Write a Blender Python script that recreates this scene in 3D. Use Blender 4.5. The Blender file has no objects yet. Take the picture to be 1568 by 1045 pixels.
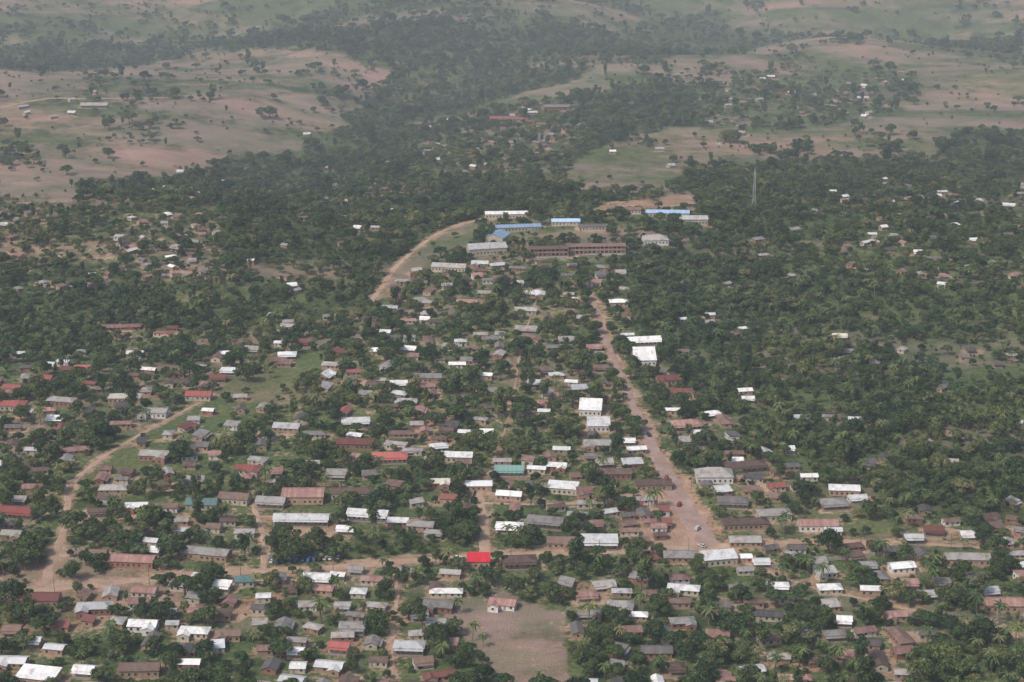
import bpy, math, random
import numpy as np
from mathutils import Vector
random.seed(7); rng=np.random.default_rng(11)
R=math.radians
scene=bpy.context.scene
# ------------------------------------------------------------------ camera geometry
CH=400.0; PITCH=R(18.0); HF=R(30.0)
FPX=784/math.tan(HF/2); CU,CV=784.0,522.5
cp,sp=math.cos(PITCH),math.sin(PITCH)
# ------------------------------------------------------------------ numpy noise
def h2(ix,iy,s):
    n=(ix.astype(np.int64)*374761393+iy.astype(np.int64)*668265263+s*982451653)&0xffffffff
    n=((n^(n>>13))*1274126177)&0xffffffff
    n=(n^(n>>16))&0xffffffff
    return n/4294967295.0
def vn(x,y,s=0):
    x=np.asarray(x,float);y=np.asarray(y,float)
    ix=np.floor(x);iy=np.floor(y);fx=x-ix;fy=y-iy
    fx=fx*fx*(3-2*fx);fy=fy*fy*(3-2*fy)
    a=h2(ix,iy,s);b=h2(ix+1,iy,s);c=h2(ix,iy+1,s);d=h2(ix+1,iy+1,s)
    return (a*(1-fx)+b*fx)*(1-fy)+(c*(1-fx)+d*fx)*fy
def fbm(x,y,s=0,o=4):
    t=0;a=.5;w=0
    for i in range(o):
        t=t+a*vn(x,y,s+i*17);w+=a;x=x*2.03+11.3;y=y*2.03+5.1;a*=.5
    return t/w
def sstep(a,b,x):
    t=np.clip((x-a)/(b-a),0,1);return t*t*(3-2*t)
# ------------------------------------------------------------------ terrain
def flat(u,v):
    dx=(u-CU)/FPX;dy=(CV-v)/FPX
    X=dx;Y=cp+sp*dy;Z=-sp+cp*dy
    t=-CH/Z;return X*t,Y*t
def pdist(x,y,pl):
    x=np.asarray(x,float);y=np.asarray(y,float)
    best=np.full(np.broadcast(x,y).shape,1e9)
    for (ax,ay),(bx,by) in zip(pl[:-1],pl[1:]):
        vx,vy=bx-ax,by-ay;L=vx*vx+vy*vy+1e-9
        t=np.clip(((x-ax)*vx+(y-ay)*vy)/L,0,1)
        best=np.minimum(best,np.hypot(x-ax-t*vx,y-ay-t*vy))
    return best
VAL=[([(1080,30),(960,70),(760,90),(640,140),(560,200),(430,255)],28,110),
     ([(-200,90),(60,110),(260,60),(480,60),(700,40),(900,20)],24,120),
     ([(1700,75),(1380,40),(1200,50),(1060,75)],20,90),
     ([(-200,480),(120,470),(330,470),(520,440),(640,330)],12,110),
     ([(1800,560),(1450,520),(1250,500),(1130,400)],12,110)]
VALW=[([flat(*p) for p in pl],d,w) for pl,d,w in VAL]
def height(x,y):
    x=np.asarray(x,float);y=np.asarray(y,float)
    z=(fbm(x/420,y/420,3,2)-.5)*10*sstep(900,1300,y)
    z=z+(fbm(x/520+3,y/420,8,3)-.5)*100*sstep(1650,2500,y)
    z=z+sstep(1750,3600,y)*70+sstep(3600,9000,y)*120
    for pl,d,w in VALW:
        dd=pdist(x,y,pl);z=z-d*np.exp(-(dd/w)**2)
    z=z+12*np.exp(-(((x-20)/220)**2+((y-1540)/170)**2))
    return z
def h1(x,y): return float(height(np.array([x]),np.array([y]))[0])
def toground(u,v):
    u=np.atleast_1d(np.asarray(u,float));v=np.atleast_1d(np.asarray(v,float))
    dx=(u-CU)/FPX;dy=(CV-v)/FPX
    X=dx;Y=cp+sp*dy;Z=-sp+cp*dy
    t=(CH-40)/-Z*0.6
    t=np.maximum(t,300.0)
    done=np.zeros(u.shape,bool)
    for i in range(600):
        g=CH+Z*t-height(X*t,Y*t)
        done|=g<0
        t=np.where(done,t,t+np.maximum(4,g*1.5))
        if done.all() or t.min()>9000:break
    hi=t;lo=t-60
    for i in range(22):
        m=(lo+hi)/2;g=CH+Z*m-height(X*m,Y*m)
        hi=np.where(g<0,m,hi);lo=np.where(g<0,lo,m)
    return X*hi,Y*hi
def topix(x,y):
    z=height(x,y)-CH
    d=y*cp-z*sp; up=y*sp+z*cp
    d=np.maximum(d,1)
    return CU+x/d*FPX, CV-up/d*FPX
def inpoly(u,v,poly):
    inside=np.zeros(u.shape,bool);n=len(poly);j=n-1
    for i in range(n):
        xi,yi=poly[i];xj,yj=poly[j]
        c=((yi>v)!=(yj>v))&(u<(xj-xi)*(v-yi)/(yj-yi+1e-12)+xi)
        inside^=c;j=i
    return inside
# ------------------------------------------------------------------ land cover zones  (tree, soil, dry, lush), edge roughness
TOWN=[(-300,600),(60,545),(200,500),(420,515),(560,470),(640,400),(960,400),(975,480),(1020,560),(1100,640),(1180,720),(1330,790),(1900,800),(2400,1300),(-700,1300)]
Z=[
 ([(-900,-400),(2600,-400),(2600,40),(1200,60),(700,30),(300,60),(-900,100)],(.28,.06,.44,.6),1),
 ([(-900,60),(-50,90),(120,100),(220,70),(330,75),(520,85),(610,120),(560,165),(500,205),(430,235),(330,248),(200,285),(60,315),(-100,340),(-900,380)],(.11,.08,.62,.5),1),
 ([(980,105),(1080,70),(1250,25),(1600,-10),(2600,-10),(2600,215),(1560,200),(1470,205),(1440,238),(1300,250),(1180,255),(1060,265),(1000,288),(900,292),(800,268),(850,240),(960,210),(1080,200),(1170,170),(1160,130),(1000,125)],(.09,.07,.50,.65),1),
 ([(720,165),(800,132),(900,112),(1010,92),(1000,125),(880,150),(780,165),(640,195),(590,190)],(.14,.05,.50,.7),1),
 ([(-200,310),(120,305),(330,330),(340,420),(240,440),(60,450),(-200,460)],(.52,.34,.3,.5),1),
 ([(620,205),(760,160),(900,160),(900,200),(860,260),(700,275),(640,260)],(.55,.26,.3,.5),1),
 ([(1050,150),(1160,110),(1420,110),(1400,180),(1280,190),(1100,200)],(.34,.24,.3,.6),1),
 ([(1200,300),(1600,260),(1800,300),(1800,470),(1560,490),(1300,470),(1200,400)],(.74,.18,.2,.5),1),
 ([(1010,480),(1300,470),(1900,490),(1900,780),(1330,760),(1100,640)],(.82,.05,.2,.75),1),
 (TOWN,(.82,.34,.26,.70),1),
 ([(660,352),(720,335),(830,325),(930,306),(1060,294),(1095,335),(1075,362),(990,385),(960,400),(800,400),(640,408)],(.62,.24,.40,.7),.2),
 ([(880,330),(930,310),(1060,298),(1070,325),(960,322)],(.05,.7,.5,.4),.2),
 ([(560,462),(595,412),(690,346),(722,340),(725,368),(650,408),(600,455)],(.05,.15,.5,.8),.2),
 ([(1370,520),(1800,505),(1800,620),(1450,592),(1385,560)],(.30,.08,.3,.9),.5),
 ([(1100,760),(1400,790),(1500,800),(1500,840),(1200,830),(1100,800)],(.5,.3,.3,.7),.5),
 ([(95,745),(195,665),(330,598),(470,545),(505,568),(355,650),(240,705),(155,762)],(.07,.12,.2,.95),.25),
 ([(970,765),(1045,735),(1090,835),(1000,850),(960,830)],(.06,.9,.2,.1),.2),
 ([(443,806),(512,802),(515,836),(443,842)],(0,1,.1,.0),.1),
 ([(590,765),(690,760),(720,790),(600,790)],(.15,.1,.2,.9),.4),
 ([(690,910),(780,905),(860,940),(870,1060),(780,1060),(715,1005),(685,950)],(.15,.30,.85,.35),.6),
 ([(880,900),(960,880),(1080,880),(1110,930),(1080,1000),(980,1060),(885,1060),(880,960)],(1.0,.1,.1,.5),.6),
 ([(560,940),(680,930),(705,1010),(765,1060),(560,1060)],(.9,.15,.1,.6),.6),
]
def cover(x,y):
    u,v=topix(x,y)
    s=np.clip((v+150)/700,.15,1.2)
    un=(fbm(x/60,y/60,31)-.5)*110*s; vv=(fbm(x/60,y/60,47)-.5)*70*s
    t=np.full(u.shape,.84);so=np.full(u.shape,.07);dr=np.full(u.shape,.15);lu=np.full(u.shape,.45)
    for poly,(a,b,c,d),e in Z:
        m=inpoly(u+un*e,v+vv*e,poly)
        t[m]=a;so[m]=b;dr[m]=c;lu[m]=d
    f=fbm(x/260+9,y/420,5,3);ln=np.abs(f-.5)<.03
    f2=fbm(x/210+1,y/330,77,3);ln2=np.abs(f2-.47)<.024
    open_=t<.3
    far=y>1750
    cl=fbm(x/35,y/35,13,3)
    big=fbm(x/150,y/150,23,3)
    town=t==.82
    t=np.where(~open_, t*np.clip(.35+1.35*(cl-.1),.3,1.25)*np.where(town,1,np.clip(.35+1.5*(big-.05),.5,1.15)), t*np.clip(4*(cl-.35),0,3))
    t=np.where(open_&far&(ln|ln2),.6*np.clip(3*(cl-.3),0,1.2),t)
    for pl,d,w in VALW[:3]:
        dd=pdist(x,y,pl)+ (fbm(x/90,y/90,4)-.5)*150
        t=np.where(dd<w*.36,np.maximum(t,.62),t); lu=np.where(dd<w*.8,.6,lu); dr=np.where(dd<w*.42,.15,dr)
    return t,so,dr,lu
# ------------------------------------------------------------------ materials
def newmat(name):
    m=bpy.data.materials.new(name);m.use_nodes=True
    nt=m.node_tree;b=nt.nodes['Principled BSDF'];b.inputs['Specular IOR Level'].default_value=.25
    return m,nt,b
def N(nt,t,**k):
    n=nt.nodes.new(t)
    for a,b in k.items(): setattr(n,a,b)
    return n
def ramp(nt,fac,stops):
    r=N(nt,'ShaderNodeValToRGB');e=r.color_ramp.elements
    while len(e)<len(stops):e.new(.5)
    for i,(p,c) in enumerate(stops):
        e[i].position=p;e[i].color=(c[0],c[1],c[2],1)
    nt.links.new(fac,r.inputs[0]);return r.outputs[0]
def mixc(nt,f,a,b,mode='MIX'):
    m=N(nt,'ShaderNodeMix',data_type='RGBA',blend_type=mode)
    for s,v in ((0,f),(6,a),(7,b)):
        if hasattr(v,'is_linked'): nt.links.new(v,m.inputs[s])
        else: m.inputs[s].default_value=v if s==0 else (v[0],v[1],v[2],1)
    return m.outputs[2]
def math_(nt,op,a,b=None,c=None,clamp=False):
    m=N(nt,'ShaderNodeMath',operation=op);m.use_clamp=clamp
    for i,v in enumerate((a,b,c)):
        if v is None:continue
        if hasattr(v,'is_linked'): nt.links.new(v,m.inputs[i])
        else: m.inputs[i].default_value=v
    return m.outputs[0]
def noise_(nt,vec,scale,detail=4,rough=.55):
    n=N(nt,'ShaderNodeTexNoise');n.inputs['Scale'].default_value=scale;n.inputs['Detail'].default_value=detail;n.inputs['Roughness'].default_value=rough
    if vec is not None: nt.links.new(vec,n.inputs['Vector'])
    return n.outputs['Fac']
def ground_mat():
    m,nt,b=newmat('ground_earth_grass')
    g=N(nt,'ShaderNodeNewGeometry').outputs['Position']
    at=N(nt,'ShaderNodeAttribute',attribute_name='cover')
    sep=N(nt,'ShaderNodeSeparateColor');nt.links.new(at.outputs['Color'],sep.inputs[0])
    mp=N(nt,'ShaderNodeMapping');mp.inputs['Scale'].default_value=(.45,1,1);mp.inputs['Rotation'].default_value=(0,0,.35);nt.links.new(g,mp.inputs[0])
    gs=mp.outputs[0]
    n1=noise_(nt,g,.05,6,.65);n2=noise_(nt,g,.35,5,.6);n3=noise_(nt,gs,.011,7,.62);n4=noise_(nt,g,.006,4,.5)
    n5=noise_(nt,g,1.2,3,.6);n6=noise_(nt,gs,.03,5,.6)
    under=ramp(nt,n2,[(.3,(.032,.045,.019)),(.55,(.062,.080,.034)),(.75,(.115,.112,.06))])
    lush=ramp(nt,n2,[(.3,(.065,.092,.034)),(.5,(.105,.138,.054)),(.72,(.18,.19,.095))])
    dry=ramp(nt,n6,[(.3,(.155,.16,.095)),(.44,(.225,.19,.135)),(.56,(.29,.205,.17)),(.72,(.35,.28,.215))])
    soil=ramp(nt,n1,[(.3,(.25,.15,.10)),(.5,(.36,.235,.16)),(.7,(.49,.36,.265))])
    def thr(mask,nz,w=.16,gain=1.0):
        s=math_(nt,'ADD',mask,math_(nt,'MULTIPLY',math_(nt,'SUBTRACT',nz,.5),1.9*gain))
        mr=N(nt,'ShaderNodeMapRange',interpolation_type='SMOOTHSTEP');mr.inputs[1].default_value=.5-w;mr.inputs[2].default_value=.5+w
        nt.links.new(s,mr.inputs[0]);return mr.outputs[0]
    c=mixc(nt,thr(sep.outputs[2],n1,.25),under,lush)
    nd=math_(nt,'ADD',math_(nt,'MULTIPLY',n3,.75),math_(nt,'MULTIPLY',n1,.25))
    c=mixc(nt,thr(sep.outputs[1],nd,.30,2.1),c,dry)
    # small cultivated plots
    vo=N(nt,'ShaderNodeTexVoronoi',distance='MANHATTAN');vo.inputs['Scale'].default_value=.016;nt.links.new(gs,vo.inputs['Vector'])
    sv=N(nt,'ShaderNodeSeparateColor');nt.links.new(vo.outputs['Color'],sv.inputs[0])
    plot=ramp(nt,sv.outputs[0],[(0,(.80,.88,.82)),(.5,(1,1,1)),(.85,(1.1,1.0,.98)),(1,(1.22,1.06,1.02))])
    c=mixc(nt,.8,c,mixc(nt,1.0,c,plot,'MULTIPLY'))
    ns=math_(nt,'ADD',math_(nt,'MULTIPLY',n2,.55),math_(nt,'MULTIPLY',n1,.45))
    c=mixc(nt,thr(sep.outputs[0],ns,.12),c,soil)
    var=ramp(nt,n4,[(.3,(.70,.77,.76)),(.7,(1.22,1.12,1.14))])
    c=mixc(nt,1.0,c,var,'MULTIPLY')
    sp_=ramp(nt,n5,[(.35,(.72,.74,.7)),(.6,(1.1,1.1,1.1))])
    c=mixc(nt,1.0,c,sp_,'MULTIPLY')
    nt.links.new(c,b.inputs['Base Color']);b.inputs['Roughness'].default_value=.95;b.inputs['Specular IOR Level'].default_value=.05
    bp=N(nt,'ShaderNodeBump');bp.inputs['Strength'].default_value=.6;bp.inputs['Distance'].default_value=.6
    nt.links.new(n5,bp.inputs['Height']);nt.links.new(bp.outputs[0],b.inputs['Normal'])
    return m
def road_mat(name,a,bc,cc):
    m,nt,b=newmat(name)
    g=N(nt,'ShaderNodeNewGeometry').outputs['Position']
    c=ramp(nt,noise_(nt,g,.09,6,.7),[(.3,a),(.5,bc),(.7,cc)])
    c=mixc(nt,1.0,c,ramp(nt,noise_(nt,g,1.5,3),[(.3,(.75,.75,.75)),(.65,(1.1,1.1,1.1))]),'MULTIPLY')
    nt.links.new(c,b.inputs['Base Color']);b.inputs['Roughness'].default_value=.95;return m
def roof_mat(name,col,stain,amt,rough=.5,metal=0.0):
    m,nt,b=newmat(name)
    tc=N(nt,'ShaderNodeTexCoord').outputs['Object']
    oi=N(nt,'ShaderNodeObjectInfo').outputs['Random']
    mp=N(nt,'ShaderNodeVectorMath',operation='ADD');nt.links.new(tc,mp.inputs[0])
    cb=N(nt,'ShaderNodeCombineXYZ');nt.links.new(math_(nt,'MULTIPLY',oi,97.0),cb.inputs[0]);nt.links.new(math_(nt,'MULTIPLY',oi,41.0),cb.inputs[1]);nt.links.new(cb.outputs[0],mp.inputs[1])
    sx=N(nt,'ShaderNodeSeparateXYZ');nt.links.new(tc,sx.inputs[0])
    pn=math_(nt,'FLOOR',math_(nt,'MULTIPLY',sx.outputs[0],.9))
    wn=N(nt,'ShaderNodeTexWhiteNoise',noise_dimensions='2D');cx=N(nt,'ShaderNodeCombineXYZ');nt.links.new(pn,cx.inputs[0])
    nt.links.new(math_(nt,'ADD',math_(nt,'SIGN',sx.outputs[1]),math_(nt,'MULTIPLY',oi,13.0)),cx.inputs[1]);nt.links.new(cx.outputs[0],wn.inputs[0])
    n=noise_(nt,mp.outputs[0],.28,5,.65)
    f=math_(nt,'ADD',n,math_(nt,'MULTIPLY',math_(nt,'SUBTRACT',wn.outputs[0],.5),.16))
    mr=N(nt,'ShaderNodeMapRange');mr.inputs[1].default_value=.62-amt*.35;mr.inputs[2].default_value=.80-amt*.2;nt.links.new(f,mr.inputs[0])
    c=mixc(nt,mr.outputs[0],col,stain)
    pv=ramp(nt,wn.outputs[0],[(0,(.84,.84,.84)),(1,(1.05,1.05,1.05))])
    c=mixc(nt,1.0,c,pv,'MULTIPLY')
    ov=ramp(nt,oi,[(0,(.48,.48,.49)),(.45,(.76,.76,.76)),(1,(1.08,1.06,1.04))])
    c=mixc(nt,1.0,c,ov,'MULTIPLY')
    nt.links.new(c,b.inputs['Base Color']);b.inputs['Roughness'].default_value=rough;b.inputs['Metallic'].default_value=metal
    w=N(nt,'ShaderNodeTexWave',wave_type='BANDS',bands_direction='X');w.inputs['Scale'].default_value=1.6;nt.links.new(tc,w.inputs[0])
    bp=N(nt,'ShaderNodeBump');bp.inputs['Strength'].default_value=.4;bp.inputs['Distance'].default_value=.05
    nt.links.new(w.outputs['Fac'],bp.inputs['Height']);nt.links.new(bp.outputs[0],b.inputs['Normal'])
    return m
def plain(name,col,rough=.8,var=.25,scale=.8):
    m,nt,b=newmat(name)
    tc=N(nt,'ShaderNodeTexCoord').outputs['Object'];oi=N(nt,'ShaderNodeObjectInfo').outputs['Random']
    c=ramp(nt,noise_(nt,tc,scale,4),[(.3,tuple(x*(1-var) for x in col)),(.7,tuple(min(1,x*(1+var*.5)) for x in col))])
    c=mixc(nt,1.0,c,ramp(nt,oi,[(0,(.8,.8,.8)),(1,(1.1,1.08,1.05))]),'MULTIPLY')
    nt.links.new(c,b.inputs['Base Color']);b.inputs['Roughness'].default_value=rough;return m
def leaf_mat(name,stops):
    m,nt,b=newmat(name)
    g=N(nt,'ShaderNodeNewGeometry');oi=N(nt,'ShaderNodeObjectInfo')
    c=ramp(nt,oi.outputs['Random'],stops)
    iv=ramp(nt,g.outputs['Random Per Island'],[(0,(.5,.53,.5)),(.6,(1,1,1)),(1,(1.6,1.5,1.25))])
    c=mixc(nt,1.0,c,iv,'MULTIPLY')
    big=noise_(nt,g.outputs['Position'],.012,3)
    c=mixc(nt,1.0,c,ramp(nt,big,[(.35,(.72,.86,.84)),(.65,(1.32,1.18,.98))]),'MULTIPLY')
    nt.links.new(c,b.inputs['Base Color']);b.inputs['Roughness'].default_value=.7;b.inputs['Specular IOR Level'].default_value=.15
    return m
M={}
M['ground']=ground_mat()
M['dirt']=road_mat('road_dirt',(.29,.18,.125),(.385,.26,.18),(.49,.36,.265))
M['murram']=road_mat('road_murram',(.27,.165,.135),(.34,.23,.19),(.43,.31,.26))
ROOF={
 'w':roof_mat('roof_bright_iron',(.84,.84,.82),(.44,.38,.33),.35,.45),
 'g':roof_mat('roof_weathered_iron',(.42,.405,.38),(.25,.18,.14),.5,.55),
 'b':roof_mat('roof_rusted_iron',(.23,.155,.125),(.14,.08,.055),.5,.7),
 'd':roof_mat('roof_dark_iron',(.15,.14,.135),(.22,.17,.14),.4,.7),
 'r':roof_mat('roof_red_paint',(.29,.10,.08),(.20,.11,.09),.5,.6),
 'R':roof_mat('roof_bright_red',(.46,.13,.11),(.32,.14,.11),.4,.5),
 'X':roof_mat('roof_crimson',(.74,.035,.055),(.6,.04,.05),.1,.45),
 't':roof_mat('roof_teal',(.20,.36,.32),(.24,.31,.28),.4,.5),
 'u':roof_mat('roof_blue',(.42,.60,.82),(.52,.60,.68),.3,.45),
 'm':roof_mat('roof_mauve_red',(.34,.18,.15),(.40,.28,.235),.5,.6),
 'c':roof_mat('roof_cream',(.68,.64,.53),(.45,.40,.33),.3,.5)}
WALL=[plain('wall_red_brick',(.30,.155,.11)),plain('wall_cream',(.50,.44,.35)),plain('wall_mud_plaster',(.36,.25,.17)),plain('wall_white',(.62,.60,.57)),plain('wall_pinkish',(.42,.28,.21))]
M['win']=plain('window_dark',(.035,.04,.045),.25);M['trim']=plain('trim_wood',(.28,.24,.20));M['bark']=plain('bark',(.16,.12,.09))
M['steel']=plain('galvanised_steel',(.45,.46,.47),.5);M['conc']=plain('concrete',(.42,.40,.37));M['tyre']=plain('tyre_rubber',(.03,.03,.03))
L_dark=leaf_mat('foliage_dark',[(0,(.024,.042,.018)),(.4,(.037,.060,.026)),(.75,(.053,.080,.033)),(1,(.088,.105,.045))])
L_mid=leaf_mat('foliage_mid',[(0,(.042,.070,.028)),(.5,(.068,.100,.040)),(.85,(.108,.130,.056)),(1,(.15,.145,.078))])
L_light=leaf_mat('foliage_light',[(0,(.080,.118,.042)),(.6,(.120,.158,.060)),(1,(.175,.175,.085))])
# ------------------------------------------------------------------ mesh builder
class MB:
    def __init__(s): s.v=[];s.f=[];s.m=[]
    def poly(s,pts,m):
        i=len(s.v);s.v+= [tuple(p) for p in pts];s.f.append(tuple(range(i,i+len(pts))));s.m.append(m)
    def box(s,x0,x1,y0,y1,z0,z1,m):
        i=len(s.v);s.v+=[(x0,y0,z0),(x1,y0,z0),(x1,y1,z0),(x0,y1,z0),(x0,y0,z1),(x1,y0,z1),(x1,y1,z1),(x0,y1,z1)]
        for q in ((0,3,2,1),(4,5,6,7),(0,1,5,4),(1,2,6,5),(2,3,7,6),(3,0,4,7)):
            s.f.append(tuple(i+k for k in q));s.m.append(m)
    def slab(s,p,t,m):
        i=len(s.v);n=len(p);s.v+=[tuple(q) for q in p]+[(q[0],q[1],q[2]-t) for q in p]
        s.f.append(tuple(range(i,i+n)));s.m.append(m);s.f.append(tuple(range(i+2*n-1,i+n-1,-1)));s.m.append(m)
        for k in range(n):
            a=i+k;b=i+(k+1)%n;s.f.append((a,a+n,b+n,b));s.m.append(m)
    def tube(s,a,b,ra,rb,m,n=6):
        a=Vector(a);b=Vector(b);d=(b-a).normalized();u=d.orthogonal().normalized();w=d.cross(u);i=len(s.v)
        for c,r in ((a,ra),(b,rb)):
            for k in range(n):
                t=2*math.pi*k/n;s.v.append(tuple(c+(u*math.cos(t)+w*math.sin(t))*r))
        for k in range(n):
            s.f.append((i+k,i+(k+1)%n,i+n+(k+1)%n,i+n+k));s.m.append(m)
        s.f.append(tuple(i+n+k for k in range(n)));s.m.append(m)
    def mesh(s,name,mats):
        me=bpy.data.meshes.new(name);me.from_pydata(s.v,[],s.f)
        for m in mats: me.materials.append(m)
        me.polygons.foreach_set('material_index',s.m);me.update();return me
def link(name,me,loc=(0,0,0),rz=0,sc=1):
    o=bpy.data.objects.new(name,me);o.location=loc;o.rotation_euler=(0,0,rz);o.scale=(sc,sc,sc)
    scene.collection.objects.link(o);return o
def openings(B,L,y,H,sgn,step=2.6,door=True,z0=0):
    n=max(2,int(L/step));dk=random.randrange(n)
    for k in range(n):
        x=-L/2+L*(k+.5)/n
        a,b=sorted((y,y+sgn*.03))
        a2,b2=sorted((y,y+sgn*.09))
        if door and k==dk:
            B.box(x-.5,x+.5,a,b,z0,z0+2.05,3)
        else:
            B.box(x-.55,x+.55,a,b,z0+.95,z0+2.05,2);B.box(x-.65,x+.65,a2,b2,z0+.83,z0+.93,3);B.box(x-.65,x+.65,a2,b2,z0+2.07,z0+2.15,3)
def roof_gable(B,L,W,H,tn,o,e,m=1,cx=0,cy=0,swap=False):
    def T(p): return (cx+p[1],cy-p[0],p[2]) if swap else (cx+p[0],cy+p[1],p[2])
    zr=H+W/2*tn+.04;ze=H-o*tn+.04
    x0,x1=-L/2-e,L/2+e
    B.slab([T(p) for p in ((x0,-W/2-o,ze),(x1,-W/2-o,ze),(x1,0,zr),(x0,0,zr))],.07,m)
    B.slab([T(p) for p in ((x0,0,zr),(x1,0,zr),(x1,W/2+o,ze),(x0,W/2+o,ze))],.07,m)
    for sx in (-1,1):
        X=sx*(L/2-.01);B.poly([T((X,-W/2,H-.02)),T((X,W/2,H-.02)),T((X,0,H+W/2*tn-.04))],0)
    B.slab([T((x0,-.18,zr+.0)),T((x1,-.18,zr+.0)),T((x1,0,zr+.06)),T((x0,0,zr+.06))],.04,m);B.slab([T((x0,0,zr+.06)),T((x1,0,zr+.06)),T((x1,.18,zr)),T((x0,.18,zr))],.04,m)
def house(L,W,H,kind,tn=.36,veranda=False,wing=False):
    B=MB()
    B.box(-L/2,L/2,-W/2,W/2,-1.2,H,0)
    openings(B,L,-W/2,H,-1);openings(B,L,W/2,H,1)
    for sx in (-1,1):
        a,b=sorted((sx*L/2,sx*(L/2+.03)));B.box(a,b,-.5,.5,.95,2.05,2)
    o=.55
    if kind=='gable': roof_gable(B,L,W,H,tn,o,.45)
    elif kind=='hip':
        ze=H-o*tn+.04;zr=H+W/2*tn+.04;a=L/2+o;b=W/2+o;r=max(L/2-W/2,.3)
        B.poly([(-a,-b,ze),(a,-b,ze),(r,0,zr),(-r,0,zr)],1);B.poly([(a,b,ze),(-a,b,ze),(-r,0,zr),(r,0,zr)],1)
        B.poly([(a,-b,ze),(a,b,ze),(r,0,zr)],1);B.poly([(-a,b,ze),(-a,-b,ze),(-r,0,zr)],1)
        B.poly([(-a,-b,ze-.01),(-a,b,ze-.01),(a,b,ze-.01),(a,-b,ze-.01)],3)
        B.tube((-r,0,zr),(r,0,zr),.09,.09,1)
    else:
        z0=H+.1;z1=H+.1+(W+2*o)*.14
        B.slab([(-L/2-.4,-W/2-o,z0),(L/2+.4,-W/2-o,z0),(L/2+.4,W/2+o,z1),(-L/2-.4,W/2+o,z1)],.08,1)
        B.box(-L/2+.02,L/2-.02,W/2-.2,W/2-.02,H,z1-.12,0)
    if veranda:
        z0=H-.45;d=2.0
        B.slab([(-L/2,-W/2-d,z0-.3),(L/2,-W/2-d,z0-.3),(L/2,-W/2-.02,z0+.05),(-L/2,-W/2-.02,z0+.05)],.06,1)
        n=max(2,int(L/3))
        for k in range(n+1):
            x=-L/2+.15+(L-.3)*k/n;B.box(x-.07,x+.07,-W/2-d+.1,-W/2-d+.24,-1,z0-.33,3)
        B.box(-L/2,L/2,-W/2-d,-W/2-.01,-1.1,.12,3)
    if wing:
        wl=W*.75;ww=min(L*.4,5.5);cx=random.choice((-1,1))*(L/2-ww/2-.3)
        B.box(cx-ww/2,cx+ww/2,-W/2-wl*.6,0,-1.2,H-.05,0)
        B.box(cx-.6,cx+.6,-W/2-wl*.6-.03,-W/2-wl*.6,.95,2.05,2)
        roof_gable(B,wl*.6+W/2-.02,ww,H-.03,tn,.4,.3,1,cx,-(W/2+wl*.6)/2,True)
    return B
# ------------------------------------------------------------------ raster of used ground
GX0,GY0,GR=-1100.0,500.0,2.0;GNX,GNY=1100,1600
used=np.zeros((GNX,GNY),bool);yard=np.zeros((GNX,GNY),np.float32);front=np.zeros((GNX,GNY),bool)
def rast(arr,cx,cy,hx,hy,a,val=True,ext=0):
    r=math.hypot(hx,hy)+ext+4
    i0=int((cx-r-GX0)/GR);i1=int((cx+r-GX0)/GR)+1;j0=int((cy-r-GY0)/GR);j1=int((cy+r-GY0)/GR)+1
    if i0<0 or j0<0 or i1>=GNX or j1>=GNY:return
    X,Y=np.meshgrid(GX0+GR*np.arange(i0,i1),GY0+GR*np.arange(j0,j1),indexing='ij')
    dx,dy=X-cx,Y-cy;lx=dx*math.cos(a)+dy*math.sin(a);ly=-dx*math.sin(a)+dy*math.cos(a)
    m=(np.abs(lx)<hx)&(ly<hy)&(ly>-hy-ext)
    sub=arr[i0:i1,j0:j1]
    if arr.dtype==bool: sub|=m
    else: np.maximum(sub,m*val,out=sub)
def test(cx,cy,hx,hy,a):
    for lx in (-hx,0,hx):
        for ly in (-hy,0,hy):
            x=cx+lx*math.cos(a)-ly*math.sin(a);y=cy+lx*math.sin(a)+ly*math.cos(a)
            i=int((x-GX0)/GR);j=int((y-GY0)/GR)
            if 0<=i<GNX and 0<=j<GNY and used[i,j]:return True
    return False
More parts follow.
